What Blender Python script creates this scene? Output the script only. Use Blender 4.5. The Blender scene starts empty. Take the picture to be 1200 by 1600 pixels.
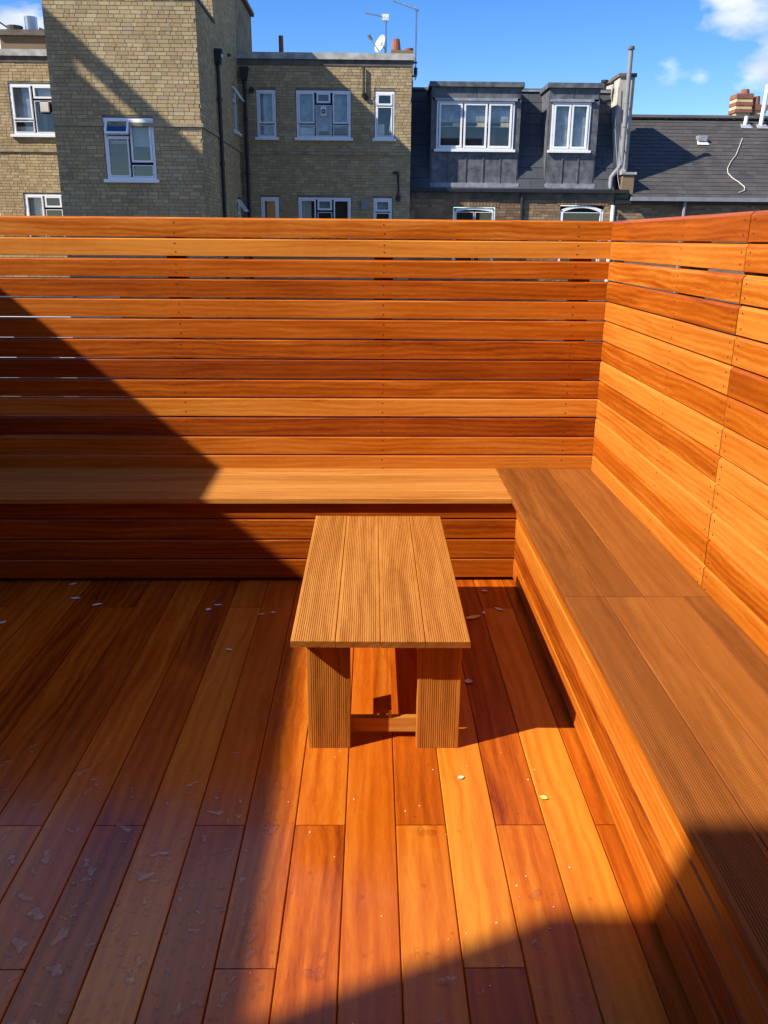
import bpy, bmesh, math, random
from mathutils import Vector, Matrix, noise
R = random.Random(7)
S = bpy.context.scene
COL = S.collection

# ------------------------------------------------------------ camera, sky, sun, exposure
cd = bpy.data.cameras.new('camera'); cam = bpy.data.objects.new('camera', cd); COL.objects.link(cam)
S.camera = cam
pit, rol, yaw = math.radians(17.913), 0.0086, 0.0151
F = Vector((math.sin(yaw)*math.cos(pit), math.cos(yaw)*math.cos(pit), -math.sin(pit)))
Rt = Vector((math.cos(yaw), -math.sin(yaw), 0)); Up = Rt.cross(F)
R2 = Rt*math.cos(rol) + Up*math.sin(rol); U2 = -Rt*math.sin(rol) + Up*math.cos(rol)
M = Matrix((R2, U2, -F)).transposed().to_4x4(); M.translation = Vector((0, 0, 1.6)); cam.matrix_world = M
cd.sensor_fit = 'VERTICAL'; cd.sensor_height = 32.0; cd.sensor_width = 24.0; cd.lens = 1320.6/1600*32.0
cd.clip_start = 0.05; cd.clip_end = 3000

SUN = Vector((-1.12, -0.48, 1.0)).normalized()
el = math.asin(SUN.z)
sd = bpy.data.lights.new('sun', 'SUN'); sd.energy = 4.8; sd.angle = math.radians(0.5); sd.color = (1.0, 0.93, 0.82)
sun = bpy.data.objects.new('sun', sd); COL.objects.link(sun)
sun.rotation_euler = SUN.to_track_quat('Z', 'Y').to_euler(); sun.location = SUN*30

W = bpy.data.worlds.new('World'); S.world = W; W.use_nodes = True
nt = W.node_tree; nt.nodes.clear()
def nd(t, typ, **kw):
    n = t.nodes.new(typ)
    for k, v in kw.items(): setattr(n, k, v)
    return n
def lk(t, a, b): t.links.new(a, b)
out = nd(nt, 'ShaderNodeOutputWorld'); bg = nd(nt, 'ShaderNodeBackground'); bg.inputs[1].default_value = 0.136
sky = nd(nt, 'ShaderNodeTexSky', sky_type='NISHITA'); sky.sun_disc = False; sky.sun_elevation = el
sky.sun_rotation = math.atan2(SUN.x, SUN.y); sky.air_density = 1.0; sky.dust_density = 0.15; sky.ozone_density = 4.5
hs = nd(nt, 'ShaderNodeHueSaturation'); hs.inputs['Saturation'].default_value = 1.32; hs.inputs['Value'].default_value = .74; hs.inputs['Hue'].default_value = .514
lk(nt, sky.outputs[0], hs.inputs['Color'])
tc = nd(nt, 'ShaderNodeTexCoord')
nz = nd(nt, 'ShaderNodeTexNoise'); nz.inputs['Scale'].default_value = 7.0; nz.inputs['Detail'].default_value = 9; nz.inputs['Roughness'].default_value = .6
mp = nd(nt, 'ShaderNodeMapping'); mp.inputs['Scale'].default_value = (1, 1, 2.0); mp.inputs['Location'].default_value = (3.1, 1.7, .4)
lk(nt, tc.outputs['Generated'], mp.inputs[0]); lk(nt, mp.outputs[0], nz.inputs[0])
# cloud field: broad patches (coverage) plus billowy detail; a handful of individual cumulus are set by direction
cov = nd(nt, 'ShaderNodeTexNoise'); cov.inputs['Scale'].default_value = 2.3; cov.inputs['Detail'].default_value = 2
lk(nt, mp.outputs[0], cov.inputs[0])
def math_n(t, op, a=None, b=None, clamp=False):
    n = nd(t, 'ShaderNodeMath', operation=op); n.use_clamp = clamp
    for i, v in enumerate((a, b)):
        if v is None: continue
        if isinstance(v, (int, float)): n.inputs[i].default_value = v
        else: lk(t, v, n.inputs[i])
    return n.outputs[0]
def cloud_spot(u, v, rad, gain):
    d = (F + R2*((u-600)/1320.6) - U2*((v-800)/1320.6)).normalized()
    dn = nd(nt, 'ShaderNodeVectorMath', operation='DISTANCE'); dn.inputs[1].default_value = d
    nrm = nd(nt, 'ShaderNodeVectorMath', operation='NORMALIZE'); lk(nt, tc.outputs['Generated'], nrm.inputs[0]); lk(nt, nrm.outputs[0], dn.inputs[0])
    x = math_n(nt, 'DIVIDE', dn.outputs['Value'], rad)
    x = math_n(nt, 'SUBTRACT', 1.0, x, True)
    return math_n(nt, 'MULTIPLY', x, gain)
tot = None
for sp in ((1200, -10, .050, .9), (1120, 0, .036, .66), (1160, 12, .030, .6), (1212, 102, .032, 1.35), (1170, 120, .022, .7), (35, 46, .034, 1.5), (15, 68, .028, 1.1), (1045, 105, .024, .33), (1095, 118, .020, .2),
           (1290, 60, .07, 1.2), (-120, 60, .09, 1.3)):
    o = cloud_spot(*sp)
    tot = o if tot is None else math_n(nt, 'ADD', tot, o)
det = math_n(nt, 'MULTIPLY', math_n(nt, 'SUBTRACT', nz.outputs['Fac'], .5), 2.6)
fine = nd(nt, 'ShaderNodeTexNoise'); fine.inputs['Scale'].default_value = 16.0; fine.inputs['Detail'].default_value = 8; fine.inputs['Roughness'].default_value = .58
lk(nt, mp.outputs[0], fine.inputs[0])
bil = math_n(nt, 'MULTIPLY', math_n(nt, 'SUBTRACT', fine.outputs['Fac'], .5), 3.4)
edge = math_n(nt, 'MULTIPLY', tot, 4.0, True)
m1 = math_n(nt, 'ADD', math_n(nt, 'MULTIPLY', tot, 1.15), math_n(nt, 'MULTIPLY', bil, edge))
m1 = math_n(nt, 'MULTIPLY', math_n(nt, 'SUBTRACT', m1, .22), .95, True)
m1 = math_n(nt, 'MULTIPLY', m1, .9)
gen = math_n(nt, 'SUBTRACT', cov.outputs['Fac'], .52); gen = math_n(nt, 'MULTIPLY', gen, 6.0)
gen = math_n(nt, 'MULTIPLY', gen, math_n(nt, 'ADD', det, .8), True)
sx = nd(nt, 'ShaderNodeSeparateXYZ'); lk(nt, tc.outputs['Generated'], sx.inputs[0])
hi = math_n(nt, 'MULTIPLY', math_n(nt, 'SUBTRACT', sx.outputs['Z'], .30), 5.0, True)      # the scattered field lies above the low blue band
gen = math_n(nt, 'MULTIPLY', gen, hi)
mask = math_n(nt, 'ADD', m1, gen, True)
shade = nd(nt, 'ShaderNodeValToRGB'); shade.color_ramp.elements[0].position = .38; shade.color_ramp.elements[1].position = .62
shade.color_ramp.elements[0].color = (2.4, 2.8, 3.5, 1); shade.color_ramp.elements[1].color = (4.6, 4.7, 4.9, 1)
nz2 = nd(nt, 'ShaderNodeTexNoise'); nz2.inputs['Scale'].default_value = 11; lk(nt, mp.outputs[0], nz2.inputs[0]); lk(nt, nz2.outputs['Fac'], shade.inputs[0])
mx = nd(nt, 'ShaderNodeMix', data_type='RGBA'); lk(nt, mask, mx.inputs[0]); lk(nt, hs.outputs[0], mx.inputs[6]); lk(nt, shade.outputs[0], mx.inputs[7])
lk(nt, mx.outputs[2], bg.inputs[0]); lk(nt, bg.outputs[0], out.inputs[0])

S.view_settings.view_transform = 'Standard'; S.view_settings.look = 'None'; S.view_settings.gamma = 1
S.view_settings.use_curve_mapping = False; S.view_settings.exposure = 0.95
try:
    S.cycles.max_bounces = 10; S.cycles.transparent_max_bounces = 12; S.cycles.diffuse_bounces = 5
    S.cycles.filter_width = 1.5; S.cycles.caustics_reflective = False; S.cycles.caustics_refractive = False
except Exception: pass

# ------------------------------------------------------------ materials
def mat(name):
    m = bpy.data.materials.new(name); m.use_nodes = True
    t = m.node_tree; b = t.nodes['Principled BSDF']
    return m, t, b
def noise_n(t, vec, scale, detail=3, rough=.5, dist=0.0):
    n = nd(t, 'ShaderNodeTexNoise'); n.inputs['Scale'].default_value = scale; n.inputs['Detail'].default_value = detail
    n.inputs['Roughness'].default_value = rough; n.inputs['Distortion'].default_value = dist
    lk(t, vec, n.inputs['Vector']); return n.outputs['Fac']
def mapping(t, vec, scale, loc=(0, 0, 0)):
    n = nd(t, 'ShaderNodeMapping'); n.inputs['Scale'].default_value = scale; n.inputs['Location'].default_value = loc
    lk(t, vec, n.inputs['Vector']); return n.outputs[0]
def ramp(t, fac, stops):
    n = nd(t, 'ShaderNodeValToRGB'); e = n.color_ramp.elements
    while len(e) < len(stops): e.new(.5)
    for i, (p, c) in enumerate(stops): e[i].position = p; e[i].color = (*c, 1)
    lk(t, fac, n.inputs[0]); return n.outputs[0]
def mixc(t, fac, a, b, mode='MIX'):
    n = nd(t, 'ShaderNodeMix', data_type='RGBA', blend_type=mode)
    for i, v in ((0, fac), (6, a), (7, b)):
        if isinstance(v, (int, float)): n.inputs[i].default_value = v
        elif isinstance(v, tuple): n.inputs[i].default_value = (*v, 1)
        else: lk(t, v, n.inputs[i])
    return n.outputs[2]
def setin(b, **kw):
    for k, v in kw.items(): b.inputs[k.replace('_', ' ')].default_value = v

def wood(name, dark, mid, light, rough=.38, coat=.0, wet=False, fig=1.0, bump=.25, spec=.3):
    """hardwood: grain along the board's own X axis; each board gets its own figure (object random) and tint (object property)"""
    m, t, b = mat(name)
    tcn = nd(t, 'ShaderNodeTexCoord'); oi = nd(t, 'ShaderNodeObjectInfo')
    off = nd(t, 'ShaderNodeVectorMath', operation='SCALE'); off.inputs[0].default_value = (61.0, 17.0, 29.0); lk(t, oi.outputs['Random'], off.inputs['Scale'])
    ad = nd(t, 'ShaderNodeVectorMath', operation='ADD'); lk(t, tcn.outputs['Object'], ad.inputs[0]); lk(t, off.outputs[0], ad.inputs[1])
    v0 = ad.outputs[0]
    wn1 = nd(t, 'ShaderNodeTexNoise'); wn1.inputs['Scale'].default_value = 1.0; wn1.inputs['Detail'].default_value = 4; lk(t, mapping(t, v0, (1.5, 5, 5)), wn1.inputs['Vector'])
    wc = nd(t, 'ShaderNodeVectorMath', operation='SUBTRACT'); wc.inputs[1].default_value = (.5, .5, .5); lk(t, wn1.outputs['Color'], wc.inputs[0])
    ws = nd(t, 'ShaderNodeVectorMath', operation='MULTIPLY'); ws.inputs[1].default_value = (0, .062*fig, .062*fig); lk(t, wc.outputs[0], ws.inputs[0])
    wa = nd(t, 'ShaderNodeVectorMath', operation='ADD'); lk(t, v0, wa.inputs[0]); lk(t, ws.outputs[0], wa.inputs[1])
    v = wa.outputs[0]
    broad = noise_n(t, mapping(t, v, (.9, 10, 10)), 1.6, 4, .55, .7)
    stripe = noise_n(t, mapping(t, v, (.7, 34, 34)), 1.5, 5, .6, .5)
    fibre = noise_n(t, mapping(t, v, (9, 420, 420)), 1.0, 3, .6)
    # cathedral rings
    wv = nd(t, 'ShaderNodeTexWave', wave_type='RINGS', rings_direction='X'); wv.inputs['Scale'].default_value = 9.0
    wv.inputs['Distortion'].default_value = 5.0; wv.inputs['Detail'].default_value = 3; wv.inputs['Detail Scale'].default_value = 1.4
    lk(t, mapping(t, v, (.10, 1.6, 1.6)), wv.inputs['Vector'])
    f = math_n(t, 'MULTIPLY', broad, .46)
    f = math_n(t, 'ADD', f, math_n(t, 'MULTIPLY', stripe, .22))
    fleck = noise_n(t, mapping(t, v, (22, 190, 190), (2, 9, 4)), 1.0, 5, .7)
    f = math_n(t, 'ADD', f, math_n(t, 'MULTIPLY', wv.outputs['Fac'], .10*fig))
    f = math_n(t, 'ADD', f, math_n(t, 'ADD', math_n(t, 'MULTIPLY', fibre, .16), math_n(t, 'MULTIPLY', fleck, .24)))
    f = math_n(t, 'SUBTRACT', f, .60); f = math_n(t, 'MULTIPLY', f, math_n(t, 'ADD', math_n(t, 'MULTIPLY', oi.outputs['Random'], 2.1*fig), 1.9*fig)); f = math_n(t, 'ADD', f, .5)
    at = nd(t, 'ShaderNodeAttribute', attribute_type='OBJECT', attribute_name='tint')
    tf = math_n(t, 'ADD', math_n(t, 'MULTIPLY', f, .55), math_n(t, 'SUBTRACT', at.outputs['Fac'], .28))
    c = ramp(t, tf, [(.0, dark), (.45, mid), (1.0, light)])
    # ripple figure across the grain on part of each board
    rip = noise_n(t, mapping(t, v, (26, 5, 5)), 1.0, 2, .5, .8)
    area = noise_n(t, mapping(t, v, (1.1, 3, 3)), 1.3, 1)
    ra = math_n(t, 'MULTIPLY', math_n(t, 'SUBTRACT', area, .5), 3.0, True)
    rf = math_n(t, 'MULTIPLY', math_n(t, 'MULTIPLY', rip, ra), .55*fig)
    c = mixc(t, rf, c, mixc(t, 1.0, c, (.62, .5, .42), 'MULTIPLY'))
    # pores: short dark dashes
    por = noise_n(t, mapping(t, v, (14, 300, 300), (5, 3, 1)), 1.0, 1)
    pf = math_n(t, 'MULTIPLY', math_n(t, 'SUBTRACT', por, .66), 5.0, True)
    c = mixc(t, math_n(t, 'MULTIPLY', pf, .55), c, mixc(t, 1.0, c, (.45, .35, .3), 'MULTIPLY'))
    # end grain drinks the oil and is darker
    sn_ = nd(t, 'ShaderNodeSeparateXYZ'); lk(t, tcn.outputs['Normal'], sn_.inputs[0])
    eg = math_n(t, 'GREATER_THAN', math_n(t, 'ABSOLUTE', sn_.outputs['X']), .8)
    c = mixc(t, eg, c, mixc(t, 1.0, c, (.50, .42, .36), 'MULTIPLY'))
    lk(t, c, b.inputs['Base Color'])
    rr = math_n(t, 'ADD', math_n(t, 'MULTIPLY', broad, .22), rough-.11)
    if wet:
        wn = noise_n(t, tcn.outputs['Generated'], 1, 1)
        geo = nd(t, 'ShaderNodeNewGeometry')
        w1 = noise_n(t, geo.outputs['Position'], 2.2, 5, .62, .6)
        sp = nd(t, 'ShaderNodeSeparateXYZ'); lk(t, geo.outputs['Position'], sp.inputs[0])
        # rain has collected at the house end of the deck, less towards the far bench
        fall = math_n(t, 'MULTIPLY', math_n(t, 'SUBTRACT', 2.7, sp.outputs['Y']), .22)
        fall = math_n(t, 'ADD', fall, math_n(t, 'MULTIPLY', math_n(t, 'ADD', sp.outputs['X'], .25), -.42))
        wf = math_n(t, 'MULTIPLY', math_n(t, 'ADD', math_n(t, 'SUBTRACT', w1, .52), fall), 4.0, True)
        rr = math_n(t, 'SUBTRACT', rr, math_n(t, 'MULTIPLY', wf, .26))
        rr = math_n(t, 'MAXIMUM', rr, .15)
        lk(t, math_n(t, 'MULTIPLY', wf, .26), b.inputs['Coat Weight'])
    lk(t, rr, b.inputs['Roughness'])
    bp = nd(t, 'ShaderNodeBump'); bp.inputs['Strength'].default_value = bump; bp.inputs['Distance'].default_value = .0012
    hh = math_n(t, 'ADD', math_n(t, 'MULTIPLY', fibre, .5), math_n(t, 'MULTIPLY', stripe, .8)); hh = math_n(t, 'SUBTRACT', hh, math_n(t, 'MULTIPLY', pf, .4))
    lk(t, hh, bp.inputs['Height']); lk(t, bp.outputs[0], b.inputs['Normal'])
    setin(b, Specular_IOR_Level=spec, Coat_Weight=coat, Coat_Roughness=.16)
    return m
M_DECK = wood('oiled_deck_wood', (.165, .020, .0015), (.41, .086, .004), (.61, .220, .020), rough=.34, coat=.0, wet=True, bump=.18)
M_FENCE = wood('oiled_fence_wood', (.165, .024, .001), (.37, .083, .003), (.59, .222, .030), rough=.40, bump=.2)
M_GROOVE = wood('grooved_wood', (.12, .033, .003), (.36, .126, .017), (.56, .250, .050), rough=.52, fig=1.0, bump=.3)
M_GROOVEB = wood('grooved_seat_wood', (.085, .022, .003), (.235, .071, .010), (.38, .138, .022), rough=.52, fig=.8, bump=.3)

def plain(name, c, rough=.6, metal=0, var=.15, scale=6, spec=.4):
    m, t, b = mat(name)
    tcn = nd(t, 'ShaderNodeTexCoord'); f = noise_n(t, tcn.outputs['Object'], scale, 5, .6)
    lo = tuple(x*(1-var*1.5) for x in c); hi_ = tuple(min(1, x*(1+var)) for x in c)
    lk(t, ramp(t, f, [(.3, lo), (.7, hi_)]), b.inputs['Base Color'])
    setin(b, Roughness=rough, Metallic=metal, Specular_IOR_Level=spec)
    return m
def brick_mat(name, cols, per_object=False):
    m, t, b = mat(name)
    if per_object: rnd = nd(t, 'ShaderNodeObjectInfo').outputs['Random']
    else: rnd = nd(t, 'ShaderNodeNewGeometry').outputs['Random Per Island']
    n = len(cols); stops = [((i+.5)/n, c) for i, c in enumerate(cols)]
    c = ramp(t, rnd, stops)
    geo = nd(t, 'ShaderNodeNewGeometry')
    g = noise_n(t, geo.outputs['Position'], 42, 4, .65)
    c = mixc(t, math_n(t, 'MULTIPLY', g, .7), c, mixc(t, 1.0, c, (.55, .52, .5), 'MULTIPLY'))
    d = noise_n(t, mapping(t, geo.outputs['Position'], (1, 1, .55)), 1.1, 5, .6)     # soot and damp
    df = math_n(t, 'MULTIPLY', math_n(t, 'SUBTRACT', d, .50), 3.2, True)
    c = mixc(t, math_n(t, 'MULTIPLY', df, .6), c, mixc(t, 1.0, c, (.52, .50, .50), 'MULTIPLY'))
    lk(t, c, b.inputs['Base Color']); setin(b, Roughness=.9, Specular_IOR_Level=.2)
    bp = nd(t, 'ShaderNodeBump'); bp.inputs['Strength'].default_value = .5; bp.inputs['Distance'].default_value = .006
    lk(t, g, bp.inputs['Height']); lk(t, bp.outputs[0], b.inputs['Normal'])
    return m
YB = [(0.422, 0.316, 0.166), (0.493, 0.372, 0.196), (0.451, 0.339, 0.177), (0.401, 0.303, 0.167), (0.523, 0.399, 0.213), (0.465, 0.349, 0.185), (0.373, 0.28, 0.157), (0.478, 0.335, 0.188), (0.444, 0.339, 0.186), (0.538, 0.419, 0.235), (0.542, 0.436, 0.256), (0.504, 0.408, 0.242), (0.42, 0.323, 0.203)]
M_BRICK = brick_mat('yellow_stock_brick', YB); M_BRICKO = brick_mat('yellow_stock_brick_single', YB, True)
M_BRICKR = brick_mat('brown_stock_brick', [(.22, .14, .085), (.30, .20, .11), (.25, .15, .09), (.34, .26, .15), (.19, .12, .08), (.38, .29, .17), (.28, .16, .10)])
M_MORTAR = plain('lime_mortar', (.235, .195, .13), .95, var=.25, scale=3, spec=.1)
M_MORTARR = plain('dark_mortar', (.22, .18, .13), .95, var=.25, scale=3, spec=.1)
M_WHITE = plain('white_upvc', (.78, .79, .80), .35, var=.03)
M_CONC = plain('concrete_coping', (.40, .39, .36), .9, var=.3, scale=5, spec=.2)
M_BAND = plain('weathered_band', (.14, .12, .10), .9, var=.3, scale=5, spec=.2)
M_STRING = plain('string_course', (.33, .27, .17), .9, var=.3, scale=5, spec=.2)
M_BLACK = plain('black_iron', (.022, .022, .024), .5, var=.2)
M_GREY = plain('grey_pipe', (.23, .23, .25), .45, var=.12)
M_RENDER = plain('pale_render', (.45, .42, .36), .9, var=.2, scale=4, spec=.2)
M_DARKROOM = plain('dim_room', (.035, .034, .036), .9, var=.4, scale=2, spec=.1)
M_BLIND = plain('pale_blind', (.40, .42, .44), .9, var=.12, scale=3, spec=.1)
M_NET = plain('net_curtain', (.34, .37, .42), .9, var=.35, scale=5, spec=.1)
M_BEIGE = plain('beige_plastic', (.55, .52, .45), .5, var=.08)
M_TERRA = plain('terracotta', (.26, .10, .065), .85, var=.25)
M_CREAM = plain('cream_brick', (.62, .47, .22), .85, var=.15)
M_STEEL = plain('galvanised_steel', (.42, .43, .45), .35, 1.0, var=.1)
M_DIRT = plain('yard_ground', (.10, .095, .085), .95, var=.3, scale=.6)
M_SLAB = plain('roof_membrane', (.05, .05, .05), .9)
M_SCREW = plain('screw_head', (.05, .022, .012), .6)
M_SCREWL = plain('bright_screw', (.55, .50, .42), .3, 1.0)
M_PETAL = plain('pale_petal', (.70, .60, .50), .6, var=.08)
M_YPETAL = plain('yellow_petal', (.75, .58, .12), .6, var=.08)
M_PAPER = plain('white_print', (.75, .76, .78), .6)
def slate_mat(name, cols, per_object):
    m = brick_mat(name, cols, per_object); b = m.node_tree.nodes['Principled BSDF']; b.inputs['Roughness'].default_value = .55; b.inputs['Specular IOR Level'].default_value = .35
    return m
M_SLATE = slate_mat('grey_slate', [(.072, .066, .062), (.084, .077, .071), (.078, .071, .066), (.092, .083, .076), (.066, .062, .06)], False)
M_SLATEM = slate_mat('mansard_slate', [(.060, .066, .074), (.068, .074, .080), (.064, .070, .078)], True)
M_LEAD = plain('lead_sheet', (.115, .118, .128), .5, var=.35, scale=7)
M_LEADL = plain('bright_lead', (.27, .28, .31), .5, var=.25, scale=7)
m, t, b = mat('window_glass'); M_GLASS = m
t.nodes.remove(b); o_ = t.nodes['Material Output']
tr = nd(t, 'ShaderNodeBsdfTransparent'); gl = nd(t, 'ShaderNodeBsdfGlossy'); gl.inputs['Roughness'].default_value = .02
lw = nd(t, 'ShaderNodeLayerWeight'); lw.inputs['Blend'].default_value = .5
ms = nd(t, 'ShaderNodeMixShader'); tr.inputs[0].default_value = (.86, .9, .9, 1)
lk(t, math_n(t, 'ADD', math_n(t, 'POWER', lw.outputs['Facing'], 4.0), .10, True), ms.inputs[0]); lk(t, tr.outputs[0], ms.inputs[1]); lk(t, gl.outputs[0], ms.inputs[2]); lk(t, ms.outputs[0], o_.inputs[0])
m, t, b = mat('rain_water'); M_WATER = m
t.nodes.remove(b); o_ = t.nodes['Material Output']
tr = nd(t, 'ShaderNodeBsdfTransparent'); gl = nd(t, 'ShaderNodeBsdfGlossy'); gl.inputs['Roughness'].default_value = .01
lw = nd(t, 'ShaderNodeLayerWeight'); lw.inputs['Blend'].default_value = .5
ms = nd(t, 'ShaderNodeMixShader'); tr.inputs[0].default_value = (.95, .92, .89, 1)
lk(t, math_n(t, 'ADD', math_n(t, 'POWER', lw.outputs['Facing'], 3.2), .025, True), ms.inputs[0]); lk(t, tr.outputs[0], ms.inputs[1]); lk(t, gl.outputs[0], ms.inputs[2]); lk(t, ms.outputs[0], o_.inputs[0])

# ------------------------------------------------------------ helpers
def mesh(name, verts, faces, m, parent=None, smooth=False):
    me = bpy.data.meshes.new(name); me.from_pydata(verts, [], faces); me.update()
    me.materials.append(m)
    if smooth: me.polygons.foreach_set('use_smooth', [True]*len(me.polygons))
    o = bpy.data.objects.new(name, me); COL.objects.link(o)
    if parent: o.parent = parent
    return o
def share(name, me, parent, M4):
    o = bpy.data.objects.new(name, me); COL.objects.link(o); o.parent = parent; o.matrix_basis = M4; return o
def thing(name, label, cat, loc=(0, 0, 0), group=None):
    o = bpy.data.objects.new(name, None); COL.objects.link(o); o.location = loc; o.empty_display_size = .2
    o['label'] = label; o['category'] = cat
    if group: o['group'] = group
    return o
class MB:
    def __init__(s): s.v = []; s.f = []
    def add(s, v, f):
        n = len(s.v); s.v += [tuple(x) for x in v]; s.f += [tuple(i+n for i in q) for q in f]; return s
    def box(s, x0, x1, y0, y1, z0, z1, skip=''):
        v = [(x0, y0, z0), (x1, y0, z0), (x1, y1, z0), (x0, y1, z0), (x0, y0, z1), (x1, y0, z1), (x1, y1, z1), (x0, y1, z1)]
        f = {'b': (0, 3, 2, 1), 't': (4, 5, 6, 7), 'f': (0, 1, 5, 4), 'r': (1, 2, 6, 5), 'k': (2, 3, 7, 6), 'l': (3, 0, 4, 7)}
        return s.add(v, [q for k, q in f.items() if k not in skip])
    def tube(s, pts, r, n=10, cap=True):
        pts = [Vector(p) for p in pts]; rs = r if isinstance(r, (list, tuple)) else [r]*len(pts); rings = []
        up = Vector((0, 0, 1))
        for i, p in enumerate(pts):
            d = (pts[min(i+1, len(pts)-1)] - pts[max(i-1, 0)]).normalized()
            a = d.cross(up); a = a.normalized() if a.length > 1e-3 else Vector((1, 0, 0)); b_ = d.cross(a)
            rings.append([p + (a*math.cos(k*2*math.pi/n) + b_*math.sin(k*2*math.pi/n))*rs[i] for k in range(n)])
        v = [q for r_ in rings for q in r_]; f = []
        for i in range(len(pts)-1):
            for k in range(n): f.append((i*n+k, i*n+(k+1) % n, (i+1)*n+(k+1) % n, (i+1)*n+k))
        if cap: f.append(tuple(range(n-1, -1, -1))); f.append(tuple((len(pts)-1)*n+k for k in range(n)))
        return s.add(v, f)
    def prism(s, poly, axis, a0, a1):
        """poly: points in the other two axes (in order), extruded along axis from a0 to a1"""
        n = len(poly)
        def P(a, q): return {'x': (a, q[0], q[1]), 'y': (q[0], a, q[1]), 'z': (q[0], q[1], a)}[axis]
        v = [P(a0, q) for q in poly] + [P(a1, q) for q in poly]
        f = [(i, (i+1) % n, n+(i+1) % n, n+i) for i in range(n)] + [tuple(range(n-1, -1, -1)), tuple(range(n, 2*n))]
        return s.add(v, f)
    def build(s, name, m, parent=None, smooth=False):
        o = mesh(name, s.v, s.f, m, parent, smooth)
        bm = bmesh.new(); bm.from_mesh(o.data); bmesh.ops.recalc_face_normals(bm, faces=bm.faces); bm.to_mesh(o.data); bm.free()
        return o
_cache = {}
def prism_mesh(key, prof, L, m):
    k = (key, round(L, 3), m.name)
    if k not in _cache:
        o = MB().prism(prof, 'x', -L/2, L/2).build(key, m); _cache[k] = o.data; bpy.data.objects.remove(o)
    return _cache[k]
def board(name, key, prof, L, m, parent, loc, rotz=0, tint=.5, rot=None):
    me = prism_mesh(key, prof, L, m)
    o = bpy.data.objects.new(name, me); COL.objects.link(o); o.parent = parent; o.location = loc
    o.rotation_euler = rot if rot else (0, 0, rotz); o['tint'] = float(tint); return o

# profiles are (y, z); y across, z up
DW, DT = .1418, .021
P_DECK = [(-DW/2, -DT), (DW/2, -DT), (DW/2, -.0025), (DW/2-.0025, 0), (-DW/2+.0025, 0), (-DW/2, -.0025)]
def p_groove(w, t, margin=.011, pitch=.0066, gw=.0030, depth=.0013):
    top = [(-w/2, -.002), (-w/2+.002, 0)]
    n = int((w-2*margin)/pitch); x0 = -n*pitch/2
    for i in range(n):
        c = x0+(i+.5)*pitch
        top += [(c-gw/2-.0004, 0), (c-gw/2+.0004, -depth), (c+gw/2-.0004, -depth), (c+gw/2+.0004, 0)]
    top += [(w/2-.002, 0), (w/2, -.002)]
    return [(w/2, -t), (-w/2, -t)][::-1][::-1] + top
def p_slat(h, t=.021, ch=.0085, chy=.0075):
    # front face at y = 0, back at y = t; bevelled upper front arris, small lower arris
    return [(0, .0015), (.0015, 0), (t, 0), (t, h), (chy, h), (0, h-ch)]

# ------------------------------------------------------------ ground and terrace
g = MB().box(-400, 400, -300, 900, -7.5, -7.0).build('ground', M_DIRT); g['kind'] = 'structure'
sl = MB().box(-6.2, 1.45, -1.2, 4.6, -.45, -.075).build('terrace_slab', M_SLAB); sl['kind'] = 'structure'

deck = bpy.data.objects.new('deck', None); COL.objects.link(deck); deck['kind'] = 'structure'
X0, PW = -.0715, .1438
joints = {0: [.53, 3.53], 1: [.03, 2.03], 2: [-.47, 1.53], 3: [.03, 2.03]}
tints = {-9: [.4, .3, .2], -8: [.4, .36, .26], -7: [.5, .55, .34], -6: [.55, .62, .50], -5: [.34, .34, .26], -4: [.55, .72, .60], -3: [.45, .36, .52], -2: [.45, .44, .50], -1: [.5, .40, .52], 0: [.5, .47, .52],
         1: [.5, .62, .36], 2: [.4, .36, .80], 3: [.4, .54, .30], 4: [.4, .80, .40], 5: [.5, .34, .38]}
for k in range(-30, 6):
    xc = X0+(k+.5)*PW
    w = DW
    js = [-1.15]+[j for j in joints[k % 4] if j > -1.1]+[4.33]
    tl = tints.get(k)
    for i in range(len(js)-1):
        a, b_ = js[i]+.0015, js[i+1]-.0015
        L = b_-a
        if tl: tint = tl[min(i + (0 if len(js) == 4 else 1), 2)] if not (k % 4 == 0) else tl[min(i+0, 2)]
        else: tint = R.uniform(.25, .6)
        board('deck_board', 'deck', P_DECK, L, M_DECK, deck, (xc, (a+b_)/2, 0), math.pi/2, tint)
for y in [(-1.0+.5*i) for i in range(11)]:
    MB().box(-4.4, .79, y+.005, y+.055, -.07, -.022).build('joist', M_SLAB, deck)

# ------------------------------------------------------------ fences
ZB = [1.692, 1.597, 1.500, 1.405, 1.308, 1.211, 1.110, 1.009, .906, .810, .709, .606, .506, .405, .305, .205, .105, .006]
GAPR = [.003, .010, .006, .004, .0035]+[.003]*12
GAP = [.0028, .0115, .0080, .0060, .0050, .0040, .0038, .0040, .0038, .0042, .0036, .0036, .0035, .005, .005, .005, .005]
BT = [0.62, 0.92, 0.47, 0.34, 0.54, 0.44, 0.28, 0.15, 0.39, 0.78, 0.15, 0.57, 0.67, 0.39, 0.39, 0.39, 0.39]
BETA = .0152
screw_me = None
def screw_mesh():
    global screw_me
    if screw_me is None:
        n = 10; v = [(0, -.0004, 0)]+[(.0034*math.cos(i*2*math.pi/n), -.0009, .0034*math.sin(i*2*math.pi/n)) for i in range(n)]+[(.0042*math.cos(i*2*math.pi/n), .001, .0042*math.sin(i*2*math.pi/n)) for i in range(n)]
        f = [(0, 1+(i+1) % n, 1+i) for i in range(n)]+[(1+i, 1+(i+1) % n, 11+(i+1) % n, 11+i) for i in range(n)]
        o = mesh('screw', v, f, M_SCREW); screw_me = o.data; bpy.data.objects.remove(o)
    return screw_me
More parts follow.
